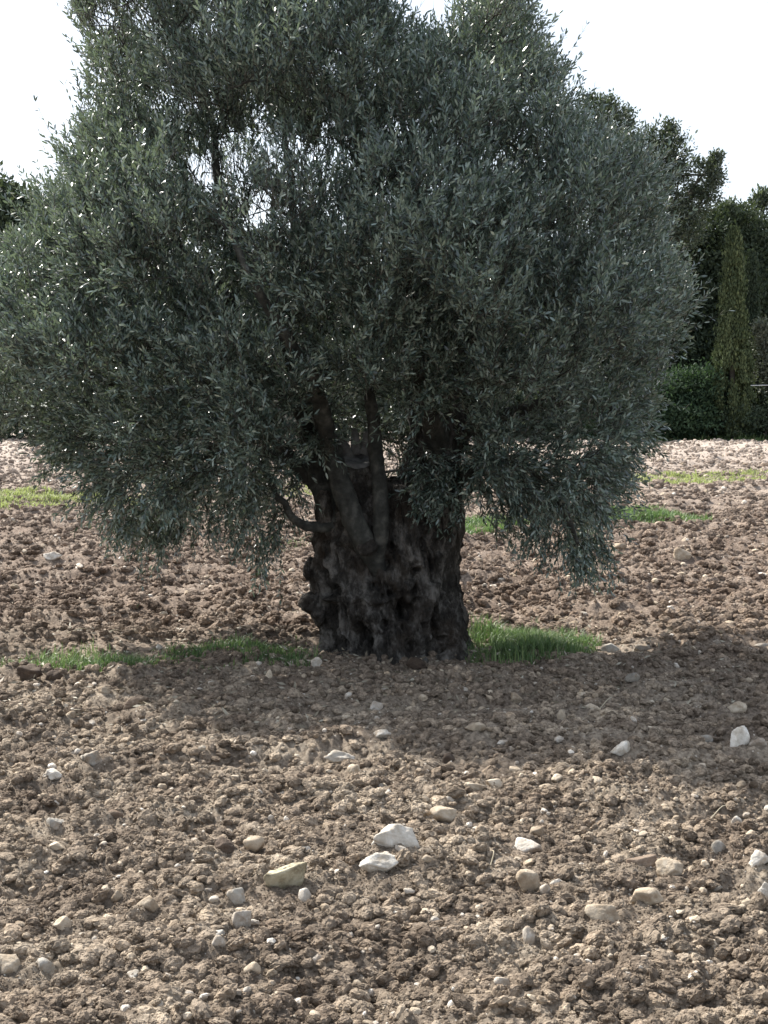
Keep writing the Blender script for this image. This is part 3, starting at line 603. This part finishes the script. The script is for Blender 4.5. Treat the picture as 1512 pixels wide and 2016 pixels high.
# the low middle of the crown is only open air in front of the trunk
k = ~((cy > 800) & (cx > 600) & (cx < 930) & (off < 0.2) & (cy - 800 > (cx - 640) * 0.0)); k &= ~((cy > 830) & (cx > 650) & (cx < 790) & (off < .3)); k &= ~((cy > 640) & (cx > 560) & (cx < 770) & (off < -.25) & (rng.random(len(cx)) < .8)); k &= ~((cy > 420) & (cy < 700) & (cx > 440) & (cx < 580) & (off < -.1) & (rng.random(len(cx)) < .45))
cx, cy, off, D_, u = cx[k], cy[k], off[k], D_[k], u[k]
Pc = P3(cx, cy, TD + off); sel = []; grid = {}
for i in range(len(Pc)):
    md = 0.20 if u[i] < -.3 or D_[i] < 80 else 0.26
    g = tuple((Pc[i] // 0.3).astype(int)); ok = True
    for a in (-1, 0, 1):
        for b_ in (-1, 0, 1):
            for c_ in (-1, 0, 1):
                for j in grid.get((g[0] + a, g[1] + b_, g[2] + c_), ()):
                    if ((Pc[i] - Pc[j]) ** 2).sum() < md * md: ok = False; break
    if ok: grid.setdefault(g, []).append(i); sel.append(i)
clump = Pc[sel]; print('clumps', len(clump))
bough = []
for c in clump[rng.permutation(len(clump))]:
    if all(((c - b_) ** 2).sum() > .62 ** 2 for b_ in bough): bough.append(c)
bough = np.array(bough); bd_ = np.linalg.norm(clump[:, None] - bough[None], axis=2); bi = bd_.argmin(1); k = (bd_.min(1) < .40) | (rng.random(len(clump)) < .22)
clump, bi = clump[k], bi[k]; print('boughs', len(bough), 'clumps', len(clump))
root = np.array([0.0, TD, 1.5]); order = np.argsort(np.linalg.norm(clump - root, axis=1)); clump, bi = clump[order], bi[order]
MAN = [(700,872,.5),(745,862,.6),(782,872,.5),(805,900,.45),(655,885,.4),(690,838,.5),(762,838,.7),(800,850,.5),(620,880,.3),(715,900,.7),(770,905,.8),(830,925,-.45),(872,950,-.5),(850,960,-.5),
       (892,925,-.4),(895,975,-.4),(820,890,-.35),(860,895,-.4),(600,870,-.2),(585,915,0),(565,960,-.1),(545,1010,-.2),(530,1050,-.2),(630,860,-.45),(905,890,-.2),(960,960,-.3),(1000,985,-.3),(1040,1000,-.4),(985,1010,.1),(1060,1030,-.2),(940,940,0),(1100,1050,-.3),(1130,1090,-.2),(1170,1060,-.1),(1180,1000,0),(1020,950,.2),(1080,960,.2),(240,1010,-.2),(300,1040,-.2),(350,1030,0),(410,1010,-.2),(450,985,0),(180,960,-.1),(480,1030,-.2),(515,1075,-.1)]
mp_ = np.array([P3(a, b_, TD + c_) for a, b_, c_ in MAN]); nman = len(MAN)
clump = np.vstack([clump, mp_]); bi = np.concatenate([bi, np.linalg.norm(mp_[:, None] - bough[None], axis=2).argmin(1)]); man = np.arange(len(clump)) >= len(clump) - nman
cl_limb = np.zeros(len(clump), int)
NP = np.zeros((len(nodes) + 4 * len(clump), 3)); NP[:len(nodes)] = nodes; cnt = len(nodes); nl = list(nlimb); nr = list(nrad)
for i, c in enumerate(clump):
    dv = NP[:cnt] - c; dist = np.linalg.norm(dv, axis=1); rr = np.linalg.norm(NP[:cnt] - root, axis=1)
    cost = dist + 0.6 * np.maximum(0, rr - np.linalg.norm(c - root)) + 0.35 * np.maximum(0, NP[:cnt, 2] - c[2])
    j = int(np.argmin(cost)); cl_limb[i] = nl[j]; p = NP[j]; r0 = min(nr[j] * 0.75, 0.008 + 0.012 * dist[j]); mid = (p + c) / 2 + rng.normal(0, 0.06, 3) * dist[j] + np.array([0, 0, 0.06 * dist[j]])
    P = spline([p, mid, c], 6); V, Fs = tube(P - org, np.linspace(r0, 0.0045, 6), 5, 0, 0, False); limbs[nl[j]].add(V, Fs, rng.random())
    for q_ in (P[3], P[5]): NP[cnt] = q_; cnt += 1; nl.append(nl[j]); nr.append(max(0.006, r0 * 0.6))
# twigs and leaves
GAPS = [(205,40,36,.85),(255,15,22,.7),(835,15,26,.8),(812,-10,26,.7),(430,20,20,.5),(560,90,12,.5),(690,60,12,.5),(470,200,12,.5),(900,280,20,.4),(860,330,14,.5),(1000,330,14,.4),(410,345,40,.97),(388,325,22,.9),(585,292,20,.9),(522,395,30,.85),(505,432,28,.92),(470,330,30,.8),(620,300,18,.6),(640,420,16,.6),(700,330,12,.6),(655,250,10,.6),(770,330,10,.5),(960,250,12,.5),(1040,220,12,.5),(330,330,10,.5),(300,230,12,.5),(600,200,9,.6),(540,330,24,.65),(580,345,26,.6),(560,420,24,.6),(375,208,14,.8),(385,200,14,.6),(640,345,20,.5),(795,262,16,.7),(768,912,12,.6),(615,925,22,.8),(690,885,30,.4),(420,70,18,.5),(275,40,22,.6),(900,870,24,.4)]
def gap_p(px, py):
    p = np.zeros(len(px))
    for gx, gy, gr, gp in GAPS: p = np.maximum(p, gp * np.exp(-(((px - gx) ** 2 + (py - gy) ** 2) / gr ** 2) ** 2))
    p = np.maximum(p, 0.42 * np.exp(-(((px - 545) / 165) ** 2 + ((py - 355) / 105) ** 2) ** 2)); return p
NTW = 19
cc = np.repeat(clump, NTW, 0); lid = np.repeat(cl_limb, NTW); mtw = np.repeat(man, NTW); n = len(cc)
ctr = np.array([-0.2, TD, 2.6]); outd = cc - ctr; outd /= np.linalg.norm(outd, axis=1)[:, None]
bc = bough[bi]; bo = bc - ctr; bo /= np.linalg.norm(bo, axis=1)[:, None]; bc = np.repeat(bc - bo * .22 - [0, 0, .12], NTW, 0); tuft = cc - bc; tuft /= np.linalg.norm(tuft, axis=1)[:, None] + .01; outd = outd * .4 + tuft * .9
low = np.clip((2.1 - cc[:, 2]) / 1.2, 0, 1)[:, None]
rd = rng.normal(size=(n, 3)); rd /= np.linalg.norm(rd, axis=1)[:, None]
dirs = outd * 0.6 + rd * 0.55 + np.array([0, 0, 1.0]) * (0.80 - 1.15 * low); dirs /= np.linalg.norm(dirs, axis=1)[:, None]
start = cc + rng.normal(0, 0.055, (n, 3)); Ln = rng.uniform(0.13, 0.29, n) * (1 - 0.15 * low[:, 0]); Ln = Ln * np.where(rng.random(n) < 0.12, 1.5, 1)
bend = rng.normal(0, 0.12, (n, 3)); bend[:, 2] += -0.10 - 0.22 * low[:, 0] + 0.22 * (1 - low[:, 0]) * (rng.random(n) > .5)
def tw_p(t): return start + dirs * (Ln * t)[:, None] + bend * (Ln * t * t)[:, None]
mx_, my_ = pix(tw_p(np.full(n, .6))); k = (rng.random(n) > gap_p(mx_, my_) * 0.97)
# keep clear the view onto trunk and stems
k &= ~(~mtw & (my_ > 870) & (mx_ > 625) & (mx_ < 905) & (tw_p(np.full(n, .6))[:, 1] < TD) & (rng.random(n) < np.where(my_ > 990, 1.0, 0.9) - 0.6 * ((mx_ > 770) & (my_ < 1000))))
k &= ~mtw | (rng.random(n) < .75); start, dirs, Ln, bend, lid, mtw = start[k], dirs[k], Ln[k], bend[k], lid[k], mtw[k]; n = len(start); print('twigs', n)
ts = np.linspace(0, 1, 4); tp = np.stack([tw_p(np.full(n, t)) for t in ts], 1)
tan = dirs + bend; tan /= np.linalg.norm(tan, axis=1)[:, None]
a1 = np.cross(tan, rng.normal(size=(n, 3))); a1 /= np.linalg.norm(a1, axis=1)[:, None]; a2 = np.cross(tan, a1)
ang = np.array([0, 2.094, 4.189]); ring = a1[:, None] * np.cos(ang)[None, :, None] + a2[:, None] * np.sin(ang)[None, :, None]
tr = np.array([.0028, .0022, .0016, .0009])
TV = (tp[:, :, None] + ring[:, None] * tr[None, :, None, None])                         # n,4,3,3
NPR = 9; lv = []; 
tk = np.linspace(0.12, 1.0, NPR)
side0 = rng.random(n) * 6.28
LP, LD, LS, LI, LT = [], [], [], [], []
tint_tw = rng.random(n) * 0.5 + 0.25 * (rng.random(n) < .04)
for k_, t in enumerate(tk):
    for s_ in (0, 1):
        P = tw_p(np.full(n, t)); tg = dirs + 2 * bend * t; tg = tg / np.linalg.norm(tg, axis=1)[:, None]
        a = side0 + (k_ % 2) * 1.57 + s_ * math.pi + rng.normal(0, .35, n)
        sd_ = a1 * np.cos(a)[:, None] + a2 * np.sin(a)[:, None]; ca = rng.uniform(0.45, 1.15, n) * (1.0 - 0.35 * t)
        d_ = tg * np.cos(ca)[:, None] + sd_ * np.sin(ca)[:, None] + rng.normal(0, .12, (n, 3)); d_ /= np.linalg.norm(d_, axis=1)[:, None]
        LP.append(P); LD.append(d_); LS.append(tg); LI.append(np.arange(n)); LT.append(tint_tw * .8 + rng.random(n) ** 1.5 * 0.55 + .14 * t)
LP, LD, LS, LI, LT = map(np.concatenate, (LP, LD, LS, LI, LT))
lx, ly = pix(LP); k = (rng.random(len(LP)) > gap_p(lx, ly)) & (rng.random(len(LP)) > 0.05)
k &= ~(~mtw[LI] & (ly > 985) & (lx > 640) & (lx < 895) & (LP[:, 1] < TD))
LP, LD, LS, LI, LT = LP[k], LD[k], LS[k], LI[k], LT[k]; m_ = len(LP); print('leaves', m_)
nrm = LS - (LS * LD).sum(1)[:, None] * LD + rng.normal(0, .5, (m_, 3)); sdv = np.cross(LD, nrm); sdv /= np.linalg.norm(sdv, axis=1)[:, None]; nrm = np.cross(sdv, LD)
flip = nrm[:, 2] < -0.1; flip &= rng.random(m_) < 0.6; nrm[flip] *= -1; sdv[flip] *= -1   # upper face mostly to the light
ll = rng.uniform(0.036, 0.060, m_); lw = ll * rng.uniform(0.11, 0.15, m_)
curl = rng.normal(-0.05, 0.07, m_)
def lp(t, s_, c): return LP + LD * (ll * t)[:, None] + sdv * (lw * s_)[:, None] + nrm * (ll * (curl * t * t + c))[:, None]
LV = np.stack([lp(.03, 0, 0), lp(.35, -.95, .02), lp(.35, .95, .02), lp(.72, -.85, .015), lp(.72, .85, .015), lp(1, 0, 0)], 1)   # m,6,3
lq = np.array([[1, 2, 4, 3]]); lt3 = np.array([[0, 2, 1], [3, 4, 5]])
LL = lid[LI]
for li in range(len(LIMB)):
    o = link('limb', limbs[li].mesh('limb', M['bark'] if li == 3 else M['limb']), tree)
    k = LL == li
    if k.any():
        V = LV[k]; c_ = len(V); b0 = (np.arange(c_) * 6)[:, None, None]
        me = mesh_np('foliage', V.reshape(-1, 3) - org, [(b0 + lq[None]).reshape(-1, 4), (b0 + lt3[None]).reshape(-1, 3)], M['olive'], False, np.repeat(LT[k], 6))
        tag(link('foliage', me, o), kind='stuff')
    k = lid == li
    if k.any():
        V = TV[k]; c_ = len(V); b0 = (np.arange(c_) * 12)[:, None, None]
        me = mesh_np('twigs', V.reshape(-1, 3) - org, [(b0 + grid_faces(4, 3, True)[None]).reshape(-1, 4)], M['twig'], True, np.repeat(rng.random(c_), 12))
        tag(link('twigs', me, o), kind='stuff')

# ------------------------------------------------------------------ trees beyond the field
def cards(P, D, size, asp, tint):
    """small folded leaf sprays: 2 triangles each"""
    n = len(P); s_ = np.cross(D, rng.normal(size=(n, 3))); s_ /= np.linalg.norm(s_, axis=1)[:, None]; nn = np.cross(s_, D)
    sz = size * rng.uniform(.6, 1.4, n)
    V = np.stack([P, P + D * (sz * .5)[:, None] + s_ * (sz * asp)[:, None] + nn * (sz * .1)[:, None], P + D * sz[:, None], P + D * (sz * .5)[:, None] - s_ * (sz * asp)[:, None]], 1)
    return V.reshape(-1, 3), (np.arange(n) * 4)[:, None] + np.array([[0, 1, 2, 3]]), np.repeat(tint, 4)
def unit(n):
    v = rng.normal(size=(n, 3)); return v / np.linalg.norm(v, axis=1)[:, None]
def crown_tree(name, label, d, x_px, lobes, mat, size, dens, trunk_r, asp=.22, group='trees beyond the field', up=.5, cat='tree', stems=None):
    """lobes: (px, py, rx px, ry px) read at depth d; each becomes a round leafy mass with a branch to it"""
    x0 = float(P3(x_px, 860, d)[0]); z0 = float(gbase(d)) - .05; t = empty(name, (x0, d, z0), label, cat, group); o_ = np.array([x0, d, z0])
    Ps, Ds, A = [], [], Acc(); s = d / F
    L3 = [(P3(a, b_, d + rng.uniform(-.5, .5) * c_ * s), c_ * s, e * s) for a, b_, c_, e in lobes]
    low = min(c[2] for c, _, _ in L3); top = max(c[2] for c, _, _ in L3)
    tp_ = np.array([x0 + .1, d, max(z0 + .5, low * .6 + top * .4)]) - o_
    V, Fs = tube(spline([(0, 0, -.1), tp_ * .5 + [.1, 0, 0], tp_], 12), np.linspace(trunk_r, trunk_r * .55, 12), 10, .1, 3); A.add(V, Fs, .3)
    for c, rx, rz in L3:
        f_ = tp_ * rng.uniform(.5, 1.0); V, Fs = tube(spline([f_, (f_ + c - o_) / 2 + [0, 0, .15], c - o_], 7), np.linspace(trunk_r * .35, .025, 7), 6); A.add(V, Fs, .5)
        nb = max(30, int(dens * rx * rz)); B = unit(nb); rr = rng.uniform(.3, 1.12, nb) ** .6
        B = c + B * rr[:, None] * np.array([rx, rx * .9, rz]); npb = 16; PP = np.repeat(B, npb, 0) + rng.normal(0, .14 * (rx + rz) / 2 + .05, (nb * npb, 3))
        Ps.append(PP - o_); dd_ = unit(len(PP)) + (PP - c) / (np.linalg.norm(PP - c, axis=1)[:, None] + .01) * .5 + [0, 0, up]; Ds.append(dd_ / np.linalg.norm(dd_, axis=1)[:, None])
    P = np.concatenate(Ps); D = np.concatenate(Ds); k = P[:, 2] > 0; P, D = P[k], D[k]
    V, Fq, T = cards(P, D, size, asp, rng.random(len(P)) * .6 + .4 * (vn(P * 1.3, 12) * .5 + .5))
    link('trunk', A.mesh('trunk', M['twig']), t); tag(link('crown', mesh_np('crown', V, [Fq], mat, False, T), t), kind='stuff'); return t
pn, bd = M['pine'], M['broad']
crown_tree('pine_tree', 'dark pine at the far left edge showing above the olive crown', 58, -20, [(-40,520,90,120),(10,440,45,70),(-30,410,60,60),(40,480,40,70),(60,420,26,40),(-60,620,100,120),(20,600,70,90),(10,385,18,25)], pn, .24, 130, .2)
crown_tree('pine_tree', 'dense dark pine filling the gap right of the olive crown, behind the cypress', 60, 1370, [(1350,520,80,75),(1390,470,60,50),(1340,610,90,90),(1400,590,80,90),(1440,530,60,60),(1370,700,110,90),(1460,640,60,90),(1440,430,30,28),(1475,470,40,50),(1430,600,90,100),(1490,560,60,90),(1420,720,90,110),(1500,720,70,110),(1310,520,60,60)], pn, .17, 230, .25)
crown_tree('broadleaf_tree', 'airy tall tree with bare dark boughs rising behind the right side of the olive', 56, 1290, [(1330,300,26,40),(1300,340,34,40),(1365,400,36,30),(1395,345,24,28),(1400,380,20,18),(1350,450,40,34),(1250,290,34,34),(1212,250,30,30),(1178,215,22,26),(1236,232,14,18),(1205,205,12,18),(1290,270,16,24),(1320,255,12,18),(1300,430,60,70),(1240,380,70,80),(1180,300,60,80),(1411,312,10,12),(1155,205,16,20),(1320,285,14,34),(1385,325,22,12),(1375,370,20,14),(1410,350,12,26),(1340,340,22,22)], bd, .12, 260, .22, up=.6)
crown_tree('pine_tree', 'pale topped pine behind the cypress with a spray leaning out to the right', 66, 1480, [(1465,450,34,28),(1490,410,22,20),(1500,395,14,16),(1440,415,20,14),(1500,480,40,40),(1530,520,60,70),(1505,600,40,80),(1540,640,60,100)], bd, .2, 130, .18)
for x0_, nm in ((180, 'first pine from the left in the belt hidden behind the olive crown'), (420, 'second pine from the left in the belt behind the olive crown'), (660, 'middle pine in the belt behind the olive crown'), (900, 'second pine from the right in the belt behind the olive crown'), (1130, 'first pine from the right in the belt behind the olive crown')):
    h = random.uniform(0, 40)
    crown_tree('pine_tree', nm, 62, x0_, [(x0_, 560 + h, 100, 80), (x0_ - 60, 640, 90, 90), (x0_ + 70, 630 + h, 90, 90), (x0_ + 20, 740, 130, 100), (x0_ - 70, 780, 90, 70), (x0_ + 100, 790, 80, 60)], pn, .34, 45, .25)
def cypress(px, top, base, wpx, d, label, mat='cypress'):
    x0 = float(P3(px, 860, d)[0]); z0 = float(gbase(d)) - .05; t = empty('cypress_tree', (x0, d, z0), label, 'tree', 'slim cypresses'); s = d / F; Hh = (base - top) * s; Wd = wpx * s / 2
    V, Fs = tube([(0, 0, -.1), (0, 0, Hh * .5), (0, 0, Hh * .9)], [.14, .08, .03], 8); A = Acc(); A.add(V, Fs, .3); link('trunk', A.mesh('trunk', M['twig']), t)
    nc = 150; Ps, Ds = [], []     # upright plumes make the lobed outline
    for j in range(nc):
        h0 = Hh * .90 * rng.random() ** .85; a = rng.uniform(0, 6.28); f_ = h0 / Hh; R_ = Wd * .86 * min(1, (1 - f_) * 1.25 + .02) * min(1, .6 + f_ * 3) * rng.uniform(.35, 1.0) ** .5
        c0 = np.array([math.cos(a) * R_, math.sin(a) * R_, h0]); hl = min(Hh * rng.uniform(.08, .16), Hh * 1.0 - h0); n_ = 260; tt = rng.random(n_); rad = .26 * Wd * np.sqrt(tt * 1.0 + .1) * (1.05 - tt) * 1.9
        P = c0 + np.stack([rng.normal(0, .5, n_) * rad, rng.normal(0, .5, n_) * rad, tt * hl], -1); P[:, :2] *= (1 - .12 * tt)[:, None]
        D = unit(n_) * .45 + [0, 0, 1]; Ps.append(P); Ds.append(D / np.linalg.norm(D, axis=1)[:, None])
    P = np.concatenate(Ps); D = np.concatenate(Ds); V, Fq, T = cards(P, D, .12, .2, rng.random(len(P)) * .45 + .3 * np.repeat(rng.random(nc), 260) + .1)
    tag(link('crown', mesh_np('crown', V, [Fq], M[mat], False, T), t), kind='stuff')
cypress(1440, 448, 862, 96, 54, 'tall slim cypress with lit left flank standing at the field edge')
cypress(1474, 496, 862, 76, 55.5, 'shorter darker cypress close behind the tall one on its right', 'pine')
crown_tree('hedge_bush', 'bright green feathery bush at the field edge left of the cypress', 54, 1330, [(1310,790,40,50),(1350,775,44,45),(1370,810,50,48),(1300,830,50,34),(1390,760,28,34),(1345,830,60,30)], M['bush'], .14, 330, .06, cat='bush', group='bushes at the field edge')
crown_tree('hedge_bush', 'green bush mostly hidden behind the lower right of the olive crown', 54, 1240, [(1230,800,50,50),(1270,780,40,46),(1250,830,60,34),(1190,830,50,34)], M['bush'], .14, 300, .06, cat='bush', group='bushes at the field edge')
crown_tree('hedge_bush', 'dark bush under the foot of the cypress', 54.5, 1420, [(1410,800,34,50),(1440,830,50,34),(1400,835,40,28)], pn, .14, 330, .06, cat='bush', group='bushes at the field edge')
crown_tree('hedge_bush', 'grey green shrub at the right edge beside the cypress', 54.5, 1505, [(1500,690,22,40),(1512,740,26,40),(1530,700,34,60),(1500,650,14,20)], M['greybush'], .14, 260, .05, cat='bush', group='bushes at the field edge')
crown_tree('hedge_bush', 'low dark shrub at the right edge below the pale rail', 55, 1515, [(1500,810,36,44),(1535,800,40,50),(1490,840,40,20)], pn, .14, 300, .05, cat='bush', group='bushes at the field edge')
for x0_, lab in ((-20, 'bush at the field edge at the far left behind the crown'), (200, 'bush behind the lower left crown'), (430, 'bush behind the crown left of the trunk'), (700, 'bush straight behind the sawn stem'), (900, 'bush behind the thick right limb'), (1080, 'bush behind the lower right crown')):
    crown_tree('hedge_bush', lab, 56, x0_, [(x0_ - 80, 790, 80, 60), (x0_, 770, 90, 80), (x0_ + 90, 800, 80, 56), (x0_, 835, 130, 26)], pn, .2, 110, .06, cat='bush', group='bushes at the field edge')
rt = empty('fence_rail', (float(P3(1505, 860, 53.2)[0]), 53.2, float(gbase(53.2))), 'thin pale metal rail fence at the right edge beside the cypress', 'fence')
ro = np.array(rt.location)
for zz_ in (759,):
    V, Fs = tube([P3(1478, zz_, 53.2) - ro, P3(1530, zz_ - 1, 53.2) - ro, P3(1800, zz_ - 1, 53.2) - ro], [.014] * 3, 6); A = Acc(); A.add(V, Fs); link('rail', A.mesh('rail', M['metal']), rt)
for xx_ in (1590, 1760):
    V, Fs = tube([P3(xx_, 868, 53.2) - ro, P3(xx_, 752, 53.2) - ro], [.03] * 2, 6); A = Acc(); A.add(V, Fs); link('post', A.mesh('post', M['metal']), rt)

# ------------------------------------------------------------------ grass
def grass(name, label, poly_px, n, h0, h1, mat, clumpy=.5, wid=.0035, flowers=0, seed=0):
    W = np.array([ground_at(a, b_) for a, b_ in poly_px]); lo, hi = W.min(0), W.max(0)
    p = rng.uniform(lo, hi, (n * 4, 2)); p = p[inside(p[:, 0], p[:, 1], W)]
    q = np.stack([p[:, 0] * 2.6, p[:, 1] * 4, p[:, 0] * 0 + seed], -1); D_ = seg_dist(p[:, 0], p[:, 1], W)
    e = np.clip(D_ / .28, 0, 1); p = p[(vn(q, 31) + .5 * vn(q * 3, 32) + rng.random(len(p)) * .9 + .35 > clumpy) & (rng.random(len(p)) < .10 + .9 * e)][:n]
    m_ = len(p); P = np.stack([p[:, 0], p[:, 1], gheight(p[:, 0], p[:, 1]) - .006], -1)
    h = (h0 + (h1 - h0) * rng.random(m_) ** 1.6) * (.85 + .6 * vn(P * 2.6, 33) + .3 * vn(P * 8, 35)); a = rng.random(m_) * 6.28; lean = rng.uniform(.05, 1.1, m_)
    dv = np.stack([np.cos(a) * lean, np.sin(a) * lean, 0 * a], -1); sv = np.stack([-np.sin(a), np.cos(a), 0 * a], -1) * (wid * rng.uniform(.7, 1.4, m_))[:, None]
    up = np.array([0, 0, 1.]); mid = P + up * (h * .55)[:, None] + dv * (h * .3)[:, None]; tip = P + up * (h * (1 - .25 * lean))[:, None] + dv * h[:, None]
    V = np.stack([P - sv, P + sv, mid + sv * .8, mid - sv * .8, tip], 1).reshape(-1, 3); b0 = (np.arange(m_) * 5)[:, None]
    tag(link(name, mesh_np(name, V, [b0 + np.array([[0, 1, 2, 3]]), b0 + np.array([[3, 2, 4]])], mat, False, np.repeat(np.clip(rng.random(m_) * .75 + .25 * (vn(P * 3, 34) + .5), 0, 1), 5))), label, kind='stuff')
    if flowers:
        k = rng.integers(0, m_, flowers); c = tip[k] + [0, 0, .004]; r = rng.uniform(.006, .011, flowers); th = np.linspace(0, 6.283, 7)[:6]
        V = [c + [0, 0, .002]] + [c + np.stack([np.cos(t) * r, np.sin(t) * r, -.3 * r * np.cos(t)], -1) for t in th]
        V = np.stack(V, 1).reshape(-1, 3); b0 = (np.arange(flowers) * 7)[:, None, None]; f_ = np.array([[0, 1 + i, 1 + (i + 1) % 6] for i in range(6)])
        tag(link('wild_flowers', mesh_np('wild_flowers', V, [(b0 + f_[None]).reshape(-1, 3)], M['flower'], False, np.full(len(V), .5))), 'tiny white blossoms scattered in ' + label, kind='stuff')
grass('grass_patch', 'lush green grass right of the olive trunk', [(905,1312),(915,1240),(1000,1228),(1100,1238),(1185,1262),(1180,1290),(1100,1304),(1000,1314)], 17000, .02, .16, M['grass'], .72, .003, 60, 1)
grass('grass_strip', 'short green grass strip left of the olive trunk', [(-60,1300),(120,1280),(330,1278),(480,1268),(600,1258),(640,1300),(600,1318),(340,1325),(200,1325),(-60,1318)], 9000, .03, .12, M['grass'], .95, .003, 60, 2)
grass('grass_patch', 'bright green grass patch in the sun behind the lower right branches', [(1130,1022),(1200,1000),(1300,1006),(1405,1018),(1390,1032),(1200,1032)], 9000, .06, .14, M['grass'], .25, .006, 0, 3)
grass('grass_patch', 'bright green grass patch in the sun just right of the upper trunk', [(885,1050),(895,1020),(1000,1022),(1060,1030),(1010,1046)], 6000, .06, .15, M['grass'], .3, .006, 0, 4)
grass('grass_strip', 'thin pale green strip across the far field at right', [(1220,938),(1400,930),(1620,932),(1620,948),(1230,950)], 9000, .04, .11, M['palegrass'], .45, .012, 0, 5)
grass('grass_strip', 'pale yellowish strip of flowering weeds at left behind the crown', [(-80,972),(130,974),(300,978),(300,1000),(120,1004),(-80,1006)], 9000, .04, .12, M['palegrass'], .3, .009, 250, 6)
grass('grass_strip', 'pale strip of weeds seen between the left branches and trunk', [(560,960),(660,955),(660,978),(560,982)], 2500, .04, .12, M['palegrass'], .3, .008, 40, 7)
grass('grass_verge', 'uneven green verge at the foot of the far hedge', [(1200,864),(1620,860),(1620,867),(1200,869)], 9000, .08, .35, M['grass'], .4, .02, 0, 8)
grass('weed_tufts', 'sparse weeds left of the trunk in the sunlit field', [(500,1060),(620,1050),(610,1085),(520,1090)], 500, .03, .08, M['grass'], .8, .004, 0, 9)

# dry sticks and stalks on the soil
for k, (a, b_, lab) in enumerate((((133,1256), (178,1248), 'pale dry stick lying in the sun above the left grass strip'), ((205,1253), (240,1243), 'short pale twig right of the long pale dry stick'),
        ((1180,1402), (1205,1372), 'thin dry stalk standing out of the shaded soil at right'), ((590,1335), (620,1375), 'fine dry stalk leaning over the soil in front of the left trunk foot'),
        ((966,1712), (968,1674), 'thin straw upright in the sunlit foreground'), ((1400,1620), (1430,1585), 'curved dry root sticking up at right on the shade border'))):
    p = ground_at(*a); z = zg(*p) + .012; d = p[1]; q0 = np.array([p[0], d, z]); q1 = P3(b_[0], b_[1], d + (.15 if k < 2 else .05)); 
    if k < 2: q1[2] = zg(q1[0], q1[1]) + .03
    V, Fs = tube(spline([q0 - q0, (q1 - q0) / 2 + [.01, 0, .02], q1 - q0], 10), np.linspace(.006 if k < 2 else .0028, .0015, 10), 6, .2, k); A = Acc(); A.add(V, Fs, random.random())
    tag(link('dry_stick', A.mesh('dry_stick', M['straw']), loc=tuple(q0)), lab, 'stick', 'dry sticks on the soil')

# fallen leaves under the crown
n = 5200; a = rng.random(n) * 6.28; rr = 2.9 * np.sqrt(rng.random(n)); P = np.stack([-.1 + np.cos(a) * rr, TD - .2 + np.sin(a) * rr, 0 * a], -1)
P[:, 2] = gheight(P[:, 0], P[:, 1]) + .012; D = unit(n); D[:, 2] *= .3; D /= np.linalg.norm(D, axis=1)[:, None]
V, Fq, T = cards(P, D, .05, .13, rng.random(n)); M['litter'] = leaf_mat('dry_olive_leaf', [(0, (0.10, 0.08, 0.055)), (.6, (0.20, 0.17, 0.12)), (1, (0.36, 0.33, 0.26))], rough=.7, trans=0)
tag(link('fallen_leaves', mesh_np('fallen_leaves', V, [Fq], M['litter'], False, T)), 'dry fallen olive leaves scattered on the soil under the crown', kind='stuff')
